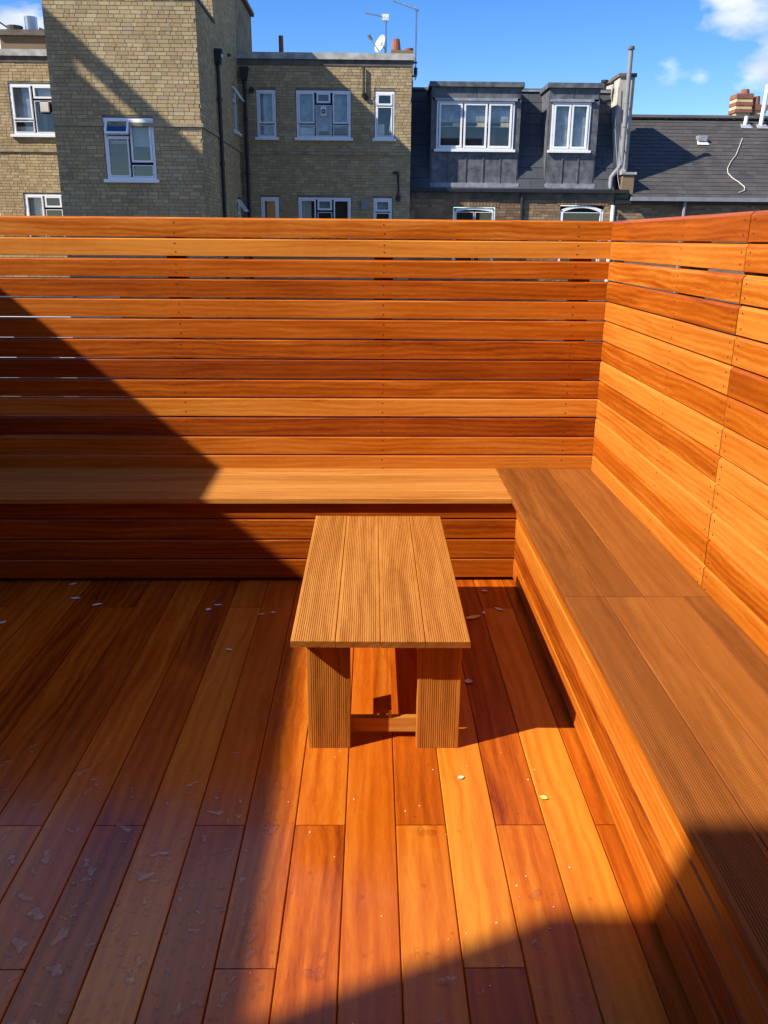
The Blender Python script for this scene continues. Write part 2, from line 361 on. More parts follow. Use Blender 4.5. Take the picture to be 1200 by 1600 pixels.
def fence(label, loc, rz, runs, tl, screws, posts, jit, ch=.009, GAP=GAP):
    root = thing('timber_fence', label, 'fence', loc); root.rotation_euler = (0, 0, rz)
    for r in range(17):
        h = ZB[r]-ZB[r+1]-GAP[r]
        for q, (a, b_) in enumerate(runs):
            L = b_-a-.005
            o = board('slat', 'slat%d_%g' % (r, ch), p_slat(h, .021, ch, ch*.9), L, M_FENCE, root, ((a+b_)/2, R.uniform(-.0008, .0008), ZB[r+1]+GAP[r]), 0, tl[r][q])
            o.rotation_euler = (0, R.uniform(-jit, jit), 0)
            for sx_ in screws:
                if a < sx_ < b_:
                    for zz in (.022, h-.026):
                        share('screw', screw_mesh(), o, Matrix.Translation((sx_-(a+b_)/2+R.uniform(-.003, .003), 0, zz+R.uniform(-.003, .003))))
    for px in posts:
        o = MB().box(-.047, .047, .0225, .095, -.4, ZB[0]-.004).build('post', M_FENCE, root); o.location = (px, 0, 0); o['tint'] = .25
    return root
fence('rear timber slat fence behind the bench, crossed by a diagonal shadow at its left end', (0, 4.372, 0), BETA,
      [(-3.55, 1.190)], [[x] for x in BT], (-1.99, -.972, .054, 1.017), (-2.0, -.972, .054, 1.05), .0006)
RTL = [[0.3, 0.35], [0.67, 0.53], [0.55, 0.76], [0.41, 0.81], [0.71, 0.62], [0.74, 0.32], [0.44, 0.55], [0.81, 0.71], [0.44, 0.76], [0.76, 0.76], [0.78, 0.87], [0.48, 0.46], [0.71, 0.6], [0.41, 0.41], [0.41, 0.41], [0.41, 0.41], [0.41, 0.41]]
fence('right-hand timber slat fence running towards the viewer above the wide bench', (1.18, 4.388, 0), -math.pi/2,
      [(.0, 1.608), (1.608, 4.4)], RTL, (1.013, 1.573, 1.643, 2.7), (1.013, 1.608, 2.7, 3.8), .0006, .012, GAPR)

# ------------------------------------------------------------ corner bench
bench = thing('corner_bench', 'L-shaped timber bench with grooved seat along the rear and right fences', 'bench', (0, 0, 0))
SH, ST = .4305, .024
bw = .1385
PG = p_groove(bw-.002, ST, pitch=.0062, gw=.0026, depth=.0018)
# rear run: four boards along the rear fence
LT = [.66, .74, .58, .70]
yb0 = 3.8205
def rear(x, y): return (x, y+BETA*x)
for i in range(4):
    y = yb0+bw*(i+.5); xl, xr = -3.5, .664
    o = board('seat_board', 'seatg', PG, xr-xl, M_GROOVE, bench, (*rear((xl+xr)/2, y), SH), BETA, LT[i])
# right run: boards towards the viewer, butt joint at y = 2.68
RT1 = [.44, .33, .50, .46]; RT2 = [.36, .48, .52, .34]
for i in range(4):
    x = .666+bw*(i+.5)
    wd = bw
    if i == 3:
        prof = p_groove(.094, ST, pitch=.0062, gw=.0026, depth=.0018); x = .666+bw*3+.0475
    else: prof = PG
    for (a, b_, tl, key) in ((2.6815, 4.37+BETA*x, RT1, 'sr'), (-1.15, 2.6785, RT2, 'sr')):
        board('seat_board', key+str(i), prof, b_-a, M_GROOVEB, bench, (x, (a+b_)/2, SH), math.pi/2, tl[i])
FZ = [(.019, .115), (.121, .216), (.222, .319), (.325, .405)]
FT = [.30, .30, .30, .26]; FTR = [.52, .24, .66, .52]
for (z0, z1), ft, ftr in zip(FZ, FT, FTR):
    xl, xr = -3.5, .6945
    board('front_board', 'fb%d' % int(z0*1000), p_slat(z1-z0, .021, .006, .006), xr-xl, M_FENCE, bench, (*rear((xl+xr)/2, 3.847), z0), BETA, ft)
    board('front_board', 'fr%d' % int(z0*1000), p_slat(z1-z0, .021, .006, .006), 3.86+1.15, M_FENCE, bench, (.695, (3.862-1.15)/2, z0), -math.pi/2, ftr)
o = MB().box(-3.5, .69, 3.880, 3.90, .001, .40).build('backing', M_SLAB, bench); o.rotation_euler.z = BETA
MB().box(.7175, .74, -1.15, 3.87, .001, .40).build('backing', M_SLAB, bench)
for xx in (-3.2, -2.2, -1.2, -.2): MB().box(xx, xx+.05, 3.88+BETA*xx, 4.30, 0, .40).build('bearer', M_SLAB, bench)
for yy in (-.6, .4, 1.4, 2.4, 3.4): MB().box(.72, 1.15, yy, yy+.05, 0.002, .40).build('bearer', M_SLAB, bench)

# ------------------------------------------------------------ low table
tab = thing('low_table', 'low hardwood table with grooved top and wide board legs, middle of the deck', 'table', (.0285, 2.96, 0))
TT = .425
bt = .1388
PT = p_groove(bt-.0015, .021, margin=.010, pitch=.0069, gw=.0027, depth=.0017)
for i, tn in enumerate((.62, .66, .60, .56)):
    board('top_board', 'tt', PT, 1.233+R.uniform(-.003, .003), M_GROOVE, tab, (-bt*1.5+bt*i, 0, TT+R.uniform(-.0008, .0008)), math.pi/2, tn)
PL = p_groove(.139, .045, margin=.010, pitch=.0069, gw=.0027, depth=.0017)
# legs: boards standing on end, grooves up and down; local X -> world Z, local Z (grooved face) -> outward
LM = Matrix(((0, 1, 0), (0, 0, -1), (1, 0, 0))).transposed()
for sy in (-1, 1):
    for lx in (-.165, .1905):
        me = prism_mesh('leg', PL, TT-.022, M_GROOVE)
        o = bpy.data.objects.new('leg', me); COL.objects.link(o); o.parent = tab; o['tint'] = .44 if lx < 0 else .52
        yl = -.545 if sy < 0 else .545
        if sy < 0: rot = Matrix(((0, -1, 0), (0, 0, -1), (1, 0, 0)))
        else: rot = Matrix(((0, 1, 0), (0, 0, 1), (1, 0, 0)))
        mm = rot.to_4x4(); mm.translation = Vector((lx, yl, (TT-.022)/2+.0003)); o.matrix_basis = mm
for sy in (-1, 1):
    y = -.50 if sy < 0 else .475
    P_BAR = [(-.0125, -.0255), (.0125, -.0255), (.0125, .0255), (-.0125, .0255)]
    board('cross_rail', 'bar', P_BAR, .355+.03, M_GROOVE, tab, (.013, y+.0225, .0535), 0, .62)
    MB().box(-.24, .24, y-.02, y+.0, TT-.065, TT-.0225).build('top_batten', M_GROOVE, tab)['tint'] = .4
P_RAIL = [(-.031, -.0135), (.031, -.0135), (.031, .0135), (-.031, .0135)]
rail = board('long_rail', 'rail', P_RAIL, .98, M_FENCE, tab, (.0095, 0, .0935), math.pi/2, .44)
for dx in (-.016, .014):
    o = MB().tube([(0, -.0006, 0), (0, .002, 0)], .004, 8).build('screw', M_SCREWL, rail); o.matrix_basis = Matrix(((0, 1, 0, -.4895), (-1, 0, 0, dx), (0, 0, 1, .001), (0, 0, 0, 1)))

# ------------------------------------------------------------ buildings
def brickwork(name, parent, org, ud, nrm, w, z0, z1, holes, mt, seed, singles=0, rowlock=None):
    """courses of separate bricks laid over a wall face: org = world point at u=0, ud = along, nrm = outward"""
    rr = random.Random(seed); mb = MB(); ud = Vector(ud); nrm = Vector(nrm); org = Vector((org[0], org[1], 0))
    c = .0600; n = int((z1-z0)/c); count = 0
    for r in range(n):
        zt = z1-r*c; zb = zt-.0522
        u = -rr.uniform(0, .16) if r % 2 else -rr.uniform(0, .05); flip = r % 2
        while u < w:
            L = .171 if (rr.random() < .55) else .0818
            a, b_ = max(u, 0), min(u+L, w); u += L+.0078
            if b_-a < .03: continue
            segs = [(a, b_)]
            for (h0, h1, g0, g1) in holes:
                if zb < g1 and zt > g0:
                    ns = []
                    for (p, q) in segs:
                        if q <= h0 or p >= h1: ns.append((p, q)); continue
                        if p < h0-.02: ns.append((p, h0))
                        if q > h1+.02: ns.append((h1, q))
                    segs = ns
            for (p, q) in segs:
                d = rr.uniform(.004, .009)
                if count < singles and q-p > .165:
                    key = ('single', name)
                    if key not in _cache:
                        o = MB().box(-.0855, .0855, -.007, .003, -.0261, .0261).build('brick', M_BRICKO); _cache[key] = o.data; bpy.data.objects.remove(o)
                    Mx = Matrix((ud, -nrm, Vector((0, 0, 1)))).transposed().to_4x4()
                    Mx.translation = org+ud*((p+q)/2)+nrm*(d-.006)+Vector((0, 0, (zb+zt)/2))
                    share('brick', _cache[key], parent, Mx); count += 1
                    continue
                v = []
                for (uu, zz) in ((p, zb), (q, zb), (q, zt), (p, zt)):
                    for dd in (-.003, d+rr.uniform(-.001, .001)):
                        v.append(org+ud*uu+nrm*dd+Vector((0, 0, zz+rr.uniform(-.0015, .0015))))
                mb.add(v, [(1, 3, 5, 7), (0, 2, 3, 1), (2, 4, 5, 3), (4, 6, 7, 5), (6, 0, 1, 7)])
    o = mb.build(name, mt, parent); o['kind'] = 'stuff'; return o
def wall_sheet(parent, org, ud, nrm, w, z0, z1, holes, m, depth=.11):
    """wall face with real window openings and reveals"""
    ud = Vector(ud); nrm = Vector(nrm); org = Vector((org[0], org[1], 0)); mb = MB()
    us = sorted({0, w, *[x for h in holes for x in h[:2]]}); zs = sorted({z0, z1, *[x for h in holes for x in h[2:]]})
    P = lambda u, z, d=0: org+ud*u+nrm*d+Vector((0, 0, z))
    for i in range(len(us)-1):
        for j in range(len(zs)-1):
            uc, zc = (us[i]+us[i+1])/2, (zs[j]+zs[j+1])/2
            if any(h[0] < uc < h[1] and h[2] < zc < h[3] for h in holes): continue
            mb.add([P(us[i], zs[j]), P(us[i+1], zs[j]), P(us[i+1], zs[j+1]), P(us[i], zs[j+1])], [(0, 1, 2, 3)])
    for (a, b_, c, d) in holes:
        q = [(a, c), (b_, c), (b_, d), (a, d)]
        for i in range(4):
            (u0, g0), (u1, g1) = q[i], q[(i+1) % 4]
            mb.add([P(u0, g0), P(u1, g1), P(u1, g1, -depth), P(u0, g0, -depth)], [(0, 1, 2, 3)])
    return mesh('wall', mb.v, mb.f, m, parent)
def window(parent, x0, x1, z0, z1, Y, lights, fw=.042, sill=True, rec=.07, room=M_DARKROOM, blinds=(), sillmat=None, arch=0):
    """white casement window facing -Y: outer frame, one sash per light (u0,u1,v0,v1 in 0..1), glass in each"""
    mb = MB(); y0 = Y+rec-.06; y1 = Y+rec
    if not arch:
        mb.box(x0, x0+fw, y0, y1, z0, z1); mb.box(x1-fw, x1, y0, y1, z0, z1)
        mb.box(x0+fw, x1-fw, y0+.001, y1, z1-fw, z1); mb.box(x0+fw, x1-fw, y0+.001, y1, z0, z0+fw)
    else:
        n = 12; pts = [(x0+(x1-x0)*i/n, z1-arch+arch*(1-(2*i/n-1)**2)) for i in range(n+1)]
        ip = [(x0+fw+(x1-x0-2*fw)*i/n, z1-arch-fw+arch*(1-(2*i/n-1)**2)) for i in range(n+1)]
        for i in range(n):
            q = [pts[i], pts[i+1], ip[i+1], ip[i]]
            mb.add([(a, y, c) for y in (y0, y1) for a, c in q], [(0, 1, 2, 3), (7, 6, 5, 4), (0, 1, 5, 4), (2, 3, 7, 6)])
        mb.box(x0, x0+fw, y0, y1, z0, z1-arch); mb.box(x1-fw, x1, y0, y1, z0, z1-arch); mb.box(x0+fw, x1-fw, y0+.001, y1, z0, z0+fw)
    if sill: mb.box(x0-.05, x1+.05, Y-.07, y1-.002, z0-.05, z0+.002)
    W_ = x1-x0-2*fw; H_ = z1-z0-2*fw
    fr = mb.build('window', M_WHITE, parent)
    for (u0, u1, v0, v1, bar) in lights:
        a, b_, c, d = x0+fw+W_*u0, x0+fw+W_*u1, z0+fw+H_*v0, z0+fw+H_*v1
        s = MB(); yy = y0-.012
        bar *= .8; s.box(a+.004, a+bar, yy, y1-.01, c+.004, d-.004); s.box(b_-bar, b_-.004, yy, y1-.01, c+.004, d-.004)
        s.box(a+bar, b_-bar, yy+.001, y1-.01, c+.004, c+bar); s.box(a+bar, b_-bar, yy+.001, y1-.01, d-bar, d-.004)
        s.build('sash', M_WHITE, fr)
        mesh('pane', [(a+bar*.9, y0+.02, c+bar*.9), (b_-bar*.9, y0+.02, c+bar*.9), (b_-bar*.9, y0+.02, d-bar*.9), (a+bar*.9, y0+.02, d-bar*.9)], [(0, 1, 2, 3)], M_GLASS, fr)
    MB().box(x0+.01, x1-.01, y1+.10, y1+.11, z0+.01, z1-.01).build('room', room, fr)
    for (u0, u1, v0, v1, bm_) in blinds:
        MB().box(x0+fw+W_*u0, x0+fw+W_*u1, y1+.03, y1+.035, z0+fw+H_*v0, z0+fw+H_*v1).build('blind', bm_, fr)
    return fr

flats = thing('brick_flats', 'yellow brick block of flats with a projecting tower, above the rear fence at left', 'building', (-4, 20, -7))
FM = Matrix.Translation((4, -20, 7))
def fl(o): o.matrix_basis = FM @ o.matrix_basis; return o
class Sub:  # builds in world coordinates, then hangs the pieces under their thing
    def __init__(s, root): s.root = root; s.before = set(bpy.data.objects)
    def done(s):
        inv = Matrix.Translation(-Vector(s.root.location))
        for o in set(bpy.data.objects)-s.before:
            if o.parent == s.root: o.matrix_basis = inv @ o.matrix_basis
sb = Sub(flats)
TX0, TX1, TY, TYR, MY = -5.37, -2.90, 15.6, 17.3, 20.0
X_, Y_ = (1, 0, 0), (0, -1, 0)
# tower front
tw = (-4.56+5.37, -3.70+5.37, 2.52, 3.51)
wall_sheet(flats, (TX0, TY), X_, Y_, TX1-TX0, -7, 5.28, [tw], M_MORTAR)
brickwork('brickwork', flats, (TX0, TY), X_, Y_, TX1-TX0, -.3, 5.275, [tw], M_BRICK, 1, singles=300)
# tower right side and rear stair block
sd_ = (0, 1, 0); sn = (1, 0, 0)
wall_sheet(flats, (TX1, TY), sd_, sn, TYR-TY, -7, 5.28, [], M_MORTAR)
brickwork('brickwork', flats, (TX1, TY), sd_, sn, TYR-TY, -.3, 5.275, [], M_BRICK, 2)
sw = (19.22-TYR, 19.78-TYR, 3.70, 4.60); sw2 = (19.22-TYR, 19.78-TYR, 1.5, 2.42)
wall_sheet(flats, (TX1, TYR), sd_, sn, MY-TYR, -7, 6.64, [sw, sw2], M_MORTAR)
brickwork('brickwork', flats, (TX1, TYR), sd_, sn, MY-TYR, -.3, 6.635, [sw, sw2], M_BRICK, 3)
wall_sheet(flats, (TX0, TYR), X_, Y_, TX1-TX0, 5.2, 6.64, [], M_MORTAR)
brickwork('brickwork', flats, (TX0, TYR), X_, Y_, TX1-TX0, 5.3, 6.635, [], M_BRICK, 4)
MB().box(TX0, TX0+.05, TY+.01, MY+3, -7, 5.27).box(TX0+.002, TX1-.05, TYR+.12, MY+3, 5.2, 6.63).build('wall', M_MORTAR, flats)
MB().box(TX0-.03, TX1+.03, TY-.03, TYR, 5.28, 5.335).build('coping', M_BAND, flats)
MB().box(TX0-.03, TX1+.03, TYR-.03, MY+3, 6.64, 6.72).build('coping', M_BAND, flats)
for q in ((TX0-.01, TX1+.035, TY-.035, TY-.001), (TX1+.001, TX1+.034, TY, MY-.001)):
    MB().box(q[0], q[1], q[2], q[3], 3.365, 3.425).build('string_course', M_STRING, flats)
# main facade
MX1 = .815
u = lambda x: x-TX1
mw = [(u(-2.52), u(-2.09), 3.66, 4.62), (u(-1.67), u(-.48), 3.66, 4.62), (u(.02), u(.46), 3.66, 4.62), (u(-2.50), u(-2.08), 1.5, 2.47), (u(-1.67), u(-.48), 1.5, 2.47), (u(0.0), u(.43), 1.5, 2.47)]
wall_sheet(flats, (TX1, MY), X_, Y_, MX1-TX1, -7, 5.20, mw, M_MORTAR)
brickwork('brickwork', flats, (TX1, MY), X_, Y_, MX1-TX1, -.3, 5.08, mw, M_BRICK, 5)
MB().box(TX1, MX1, MY+.12, MY+6, -7, 5.2, 'f').build('wall', M_MORTAR, flats)
MB().box(TX1, MX1+.03, MY-.02, MY-.001, 5.085, 5.195).build('parapet_band', M_BAND, flats)
MB().box(TX1+.001, MX1+.05, MY-.06, MY+.3, 5.2, 5.325).build('coping', M_CONC, flats)
MB().box(TX1+.001, MX1+.004, MY-.035, MY-.001, 3.335, 3.39).build('string_course', M_STRING, flats)
# left wing
LX0 = -11.0
lw = [(-7.78-LX0, -6.79-LX0, 3.67, 4.69), (-7.72-LX0, -6.84-LX0, 1.5, 2.49), (-9.2-LX0, -8.27-LX0, 1.5, 2.49), (-9.6-LX0, -8.6-LX0, 3.67, 4.69)]
wall_sheet(flats, (LX0, MY), X_, Y_, TX0-LX0, -7, 5.20, lw, M_MORTAR)
brickwork('brickwork', flats, (LX0+1.5, MY), X_, Y_, TX0-LX0-1.5, -.3, 5.08, [(a-1.5, b_-1.5, c, d) for a, b_, c, d in lw], M_BRICK, 6)
MB().box(LX0, TX0, MY+.12, MY+6, -7, 5.2, 'f').build('wall', M_MORTAR, flats)
MB().box(LX0, TX0-.001, MY-.02, MY-.001, 5.085, 5.195).build('parapet_band', M_BAND, flats)
MB().box(LX0, TX0-.001, MY-.06, MY+.3, 5.2, 5.325).build('coping', M_CONC, flats)
MB().box(LX0, TX0-.001, MY-.035, MY-.001, 3.335, 3.39).build('string_course', M_STRING, flats)
# windows
N4 = M_NET
w_ = window(flats, -4.55, -3.71, 2.53, 3.50, TY, [(0, .48, 0, .70, .03), (.52, 1, .26, 1, .045), (.52, 1, 0, .22, .022)], blinds=((.02, .46, .60, .66, M_BLIND), (.56, .98, .55, .98, M_BLIND)))
v = MB(); v.box(-.20, -.165, 0, .045, -.26, 0); v.box(.165, .20, 0, .045, -.26, 0); v.box(-.165, .165, .001, .045, -.035, 0); v.box(-.165, .165, .001, .045, -.26, -.225)
o = v.build('vent_sash', M_WHITE, w_); o.matrix_basis = Matrix.Translation((-4.31, TY-.01, 3.475)) @ Matrix.Rotation(math.radians(-28), 4, 'X')
o2 = MB().box(-.165, .165, .02, .026, -.225, -.035).build('pane', M_GLASS, w_); o2.matrix_basis = o.matrix_basis.copy()
MB().box(-4.50, -4.14, TY+.03, TY+.06, 3.18, 3.22).build('transom', M_WHITE, w_)
tall = [(0, 1, .28, 1, .04), (0, 1, 0, .25, .02)]
window(flats, -2.51, -2.10, 3.67, 4.61, MY, tall, blinds=((0, 1, 0, 1, N4),))
trip = [(0, .32, .29, 1, .04), (.36, .64, .76, 1, .05), (.68, 1, .29, 1, .04), (0, .32, 0, .26, .02), (.34, .66, 0, .72, .02), (.68, 1, 0, .26, .02)]
w2 = window(flats, -1.66, -.49, 3.67, 4.61, MY, trip, blinds=((0, .33, .2, 1, N4), (.34, .66, 0, .72, N4), (.67, 1, .2, 1, N4), (.02, .3, 0, .2, M_PAPER), (.4, .6, 0, .13, M_BEIGE)))
q = MB(); q.box(-1.135, -1.015, MY-.012, MY+.03, 4.11, 4.30); q.build('extractor_fan', M_PAPER, w2)
q = MB()
for i in range(16):
    a0, a1 = i*math.pi/8, (i+1)*math.pi/8
    q.add([(-1.075+r_*math.cos(a), yy, 4.20+r_*math.sin(a)) for r_, yy in ((.045, MY-.013), (.045, MY-.022), (.022, MY-.022), (.022, MY-.013)) for a in (a0, a1)], [(0, 1, 3, 2), (2, 3, 5, 4), (4, 5, 7, 6)])
q.build('fan_grille', M_BLACK, w2)
w3 = window(flats, .03, .45, 3.67, 4.61, MY, [(0, 1, .72, 1, .05), (0, 1, 0, .70, .03)], blinds=((.1, .5, .0, .3, M_BEIGE),))
MB().tube([(.36, MY+.08, 3.80), (.40, MY+.08, 4.25)], .012, 6).build('stay', M_WHITE, w3)
window(flats, -2.49, -2.09, 1.51, 2.46, MY, [(0, 1, 0, 1, .05)], blinds=((0, 1, 0, .2, M_BEIGE),))
window(flats, -1.66, -.49, 1.51, 2.46, MY, [(0, .32, 0, 1, .04), (.35, .65, .74, 1, .05), (.35, .65, 0, .70, .02), (.68, 1, 0, 1, .04)], blinds=((0, .22, 0, 1, M_BEIGE), (.36, .64, .76, .98, M_BLIND)))
window(flats, .01, .42, 1.51, 2.46, MY, [(0, 1, .72, 1, .05), (0, 1, 0, .70, .03)], blinds=((0, 1, .74, 1, M_BLIND),))
lt = [(0, .47, .28, 1, .04), (.52, 1, .73, 1, .05), (.52, 1, 0, .69, .02), (0, .47, 0, .25, .02)]
w4 = window(flats, -7.77, -6.80, 3.68, 4.68, MY, lt, blinds=((0, .45, .25, 1, N4), (.6, .98, .74, 1, M_BLIND), (0, .45, 0, .14, M_BLIND)))
q = MB(); q.box(-7.16, -6.92, MY-.05, MY+.02, 4.10, 4.34); q.build('ventilator', M_BEIGE, w4)
bm = bmesh.new(); bm.from_mesh(w4.children[-1].data); bmesh.ops.bevel(bm, geom=bm.edges[:], offset=.035, segments=3, affect='EDGES'); bm.to_mesh(w4.children[-1].data); bm.free()
window(flats, -7.71, -6.85, 1.51, 2.48, MY, lt, blinds=((0, .45, 0, 1, M_BLIND),))
window(flats, -9.19, -8.28, 1.51, 2.48, MY, lt, blinds=((0, .45, 0, 1, N4),))
window(flats, -9.59, -8.61, 3.68, 4.68, MY, lt, blinds=((0, .45, 0, 1, N4),))
# side windows of the stair block (facing +X), top lights hung open
for z0 in (3.71, 1.51):
    mb = MB(); y0, y1, z1 = 19.23, 19.77, z0+.88
    mb.box(TX1-.06, TX1-.01, y0, y0+.05, z0, z1); mb.box(TX1-.06, TX1-.01, y1-.05, y1, z0, z1); mb.box(TX1-.06, TX1-.01, y0+.05, y1-.05, z1-.05, z1)
    mb.box(TX1-.06, TX1-.01, y0+.05, y1-.05, z0, z0+.05); mb.box(TX1-.06, TX1-.01, y0+.05, y1-.05, z0+.58, z0+.63); mb.box(TX1-.06, TX1+.08, y0-.05, y1+.05, z0-.05, z0-.001)
    s_ = mb.build('window', M_WHITE, flats)
    mesh('pane', [(TX1-.04, y0+.05, z0+.05), (TX1-.04, y1-.05, z0+.05), (TX1-.04, y1-.05, z0+.58), (TX1-.04, y0+.05, z0+.58)], [(0, 1, 2, 3)], M_GLASS, s_)
    MB().box(TX1-.11, TX1-.1, y0, y1, z0, z1).build('room', M_DARKROOM, s_)
    p_ = MB(); p_.box(0, .03, y0+.03, y0+.06, -.28, 0); p_.box(0, .03, y1-.06, y1-.03, -.28, 0); p_.box(.001, .03, y0+.06, y1-.06, -.03, 0); p_.box(.001, .03, y0+.06, y1-.06, -.28, -.25)
    o = p_.build('vent_sash', M_WHITE, s_); o.matrix_basis = Matrix.Translation((TX1-.01, 0, z1-.03)) @ Matrix.Rotation(math.radians(-35), 4, 'Y')
# rainwater pipes
def downpipe(x, y, zt, zb, hop=True, m=M_BLACK, r=.036):
    q = MB().tube([(x, y, zb), (x, y, zt)], r, 10)
    if hop: q.box(x-.09, x+.09, y-.08, y+.07, zt, zt+.05); q.prism([(x-.085, zt), (x+.085, zt), (x+.05, zt-.2), (x-.05, zt-.2)], 'y', y-.07, y+.06)
    for z in [zb+1.1*i for i in range(1, int((zt-zb)/1.1)+1)]: q.tube([(x, y, z), (x, y, z+.05)], r+.012, 10)
    return q.build('downpipe', m, flats)
downpipe(TX1+.06, 17.22, 4.80, -7, True); q = MB().box(TX1+.075, TX1+.14, 17.16, 17.30, 4.72, 4.86).build('hopper', M_WHITE, flats)
downpipe(-2.74, MY-.07, 4.98, -7, True)
downpipe(-2.88+.06, MY-.15, 3.36, -7, False, M_BAND, .022)
q = MB().tube([(-.21, MY-.05, 5.06), (-.21, MY-.05, 4.55)], .025, 8); q.tube([(-.21, MY-.05, 4.55), (-.19, MY-.03, 4.49), (-.14, MY+.02, 4.47)], .05, 8); q.build('vent_pipe', M_BLACK, flats)
q = MB().tube([(.44, MY-.05, 2.98), (.52, MY-.06, 2.99), (.55, MY-.05, 2.95), (.56, MY-.05, 2.5), (.53, MY+.02, 2.43)], .026, 8); q.tube([(.56, MY-.04, 2.52), (.55, MY-.03, 2.40)], .05, 8); q.build('vent_pipe', M_BLACK, flats)
MB().box(-.26, -.10, MY-.06, MY-.008, 2.21, 2.42).build('meter_box', M_GREY, flats)
q = MB().tube([(-2.60, MY, 4.60), (-2.60, MY-.06, 4.60)], .045, 12); q.tube([(-2.60, MY-.06, 4.60), (-2.58, MY-.16, 4.57)], .055, 12); q.build('flue_outlet', M_BLACK, flats)
MB().box(TX1+.005, TX1+.06, 18.72, 18.82, 5.02, 5.06).build('vent_brick', M_BLACK, flats)
MB().tube([(-2.0, MY+.5, 5.2), (-2.0, MY+.5, 5.74)], .05, 10).build('flue', M_TERRA, flats)
sb.done()

# stacks and aerials on the flats' roof
c1 = thing('chimney_stack', 'squat brick chimney with a metal cowl on the roof at the far left', 'chimney', (-8.3, 23, 5.2)); sb = Sub(c1)
MB().box(-8.85, -7.5, 22.6, 23.6, 5.18, 6.10).build('shaft', M_BRICKR, c1); MB().box(-8.93, -7.42, 22.52, 23.68, 6.10, 6.22).build('cap', M_BAND, c1)
MB().tube([(-8.62, 23, 6.22), (-8.62, 23, 6.38)], [.17, .19], 14).build('flue_ring', M_BAND, c1)
MB().tube([(-8.22, 23, 6.22), (-8.22, 23, 6.58)], [.14, .15], 14).build('cowl', M_STEEL, c1)
q = MB().tube([(-9.1, 22.9, 6.55), (-8.75, 22.9, 6.33)], .02, 6); q.tube([(-8.0, 22.9, 6.30), (-7.4, 22.9, 6.05)], .05, 6); q.build('stay', M_BLACK, c1); sb.done()
c2 = thing('chimney_stack', 'low chimney with terracotta pots behind the parapet of the flats, beside the satellite dish', 'chimney', (.6, 22, 5.2)); sb = Sub(c2)
MB().box(.40, .92, 21.8, 22.4, 5.0, 5.74).build('shaft', M_BRICKR, c2)
MB().tube([(.52, 22.1, 5.74), (.52, 22.1, 6.02)], [.12, .085], 12).build('chimney_pot', M_TERRA, c2)
MB().tube([(.83, 22.1, 5.74), (.83, 22.1, 5.83)], [.10, .10], 12).build('chimney_pot', M_TERRA, c2); sb.done()
def aerial(label, x, y, z0, z1, tip, n, wht):
    a = thing('television_aerial', label, 'aerial', (x, y, z0), 'television aerials on the flats'); sb = Sub(a)
    MB().tube([(x, y, z0), (x, y, z1)], .017, 6).build('mast', M_STEEL, a)
    q = MB(); A = Vector((x+.06, y, z1-.02)); B = Vector(tip); q.tube([A, B], .011, 5)
    d = B-A
    for i in range(n):
        c = A+d*((i+.5)/n); h = .09*(1-.5*i/n); q.tube([c+Vector((0, -h*2, -.02)), c+Vector((0, h*2, .02))], .006, 4); q.tube([c+Vector((0, 0, -h*.45)), c+Vector((0, 0, h*.45))], .006, 4)
    q.build('boom', M_STEEL, a)
    if wht: MB().box(x-.09, x+.05, y-.05, y+.05, z1-.07, z1+.05).build('reflector', M_WHITE, a)
    else:
        for zz in (z0+.06, z0+.32): MB().box(x-.11, x+.03, y-.02, y+.02, zz, zz+.03).build('bracket', M_BLACK, a)
        MB().tube([(x+.0, y, z0+.1), (x, y, z0+.24)], .04, 6).build('clamp', M_BLACK, a)
    sb.done()
aerial('short television aerial with a white reflector pointing left, above the satellite dish', .27, 20.5, 5.3, 6.12, (-.19, 20.5, 6.20), 8, True)
aerial('tall thin television aerial on the right corner of the flats', .905, 20.25, 4.87, 6.22, (.40, 20.25, 6.37), 9, False)
sdish = thing('satellite_dish', 'pale satellite dish on the parapet of the brick flats', 'satellite dish', (.25, 20.45, 5.3)); sb = Sub(sdish)
q = MB(); n = 18; rings = 5; cc = Vector((.17, 20.42, 5.58)); ax = Vector((-.75, -.55, .30)).normalized(); a_ = ax.cross(Vector((0, 0, 1))).normalized(); b2 = ax.cross(a_)
vv = [cc]; 
for r_ in range(1, rings+1):
    rr_ = .17*r_/rings
    for k in range(n): vv.append(cc+a_*(rr_*math.cos(k*2*math.pi/n))+b2*(rr_*1.1*math.sin(k*2*math.pi/n))+ax*(.05*(r_/rings)**2))
ff = [(0, 1+k, 1+(k+1) % n) for k in range(n)]+[(1+(r_-1)*n+k, 1+(r_-1)*n+(k+1) % n, 1+r_*n+(k+1) % n, 1+r_*n+k) for r_ in range(1, rings) for k in range(n)]
m_, t_, b_s = mat('dish_paint'); setin(b_s, Base_Color=(.40, .40, .40, 1), Roughness=.5)
mesh('reflector', vv, ff, m_, sdish, True)
q = MB().tube([cc-b2*-.15+ax*.03, (-.08, 20.15, 5.66)], .012, 6); q.tube([(-.11, 20.12, 5.70), (-.05, 20.17, 5.62)], .035, 8); q.tube([cc-ax*.02, (.26, 20.5, 5.50), (.26, 20.5, 5.3)], .025, 6); q.build('feed_arm', M_STEEL, sdish); sb.done()

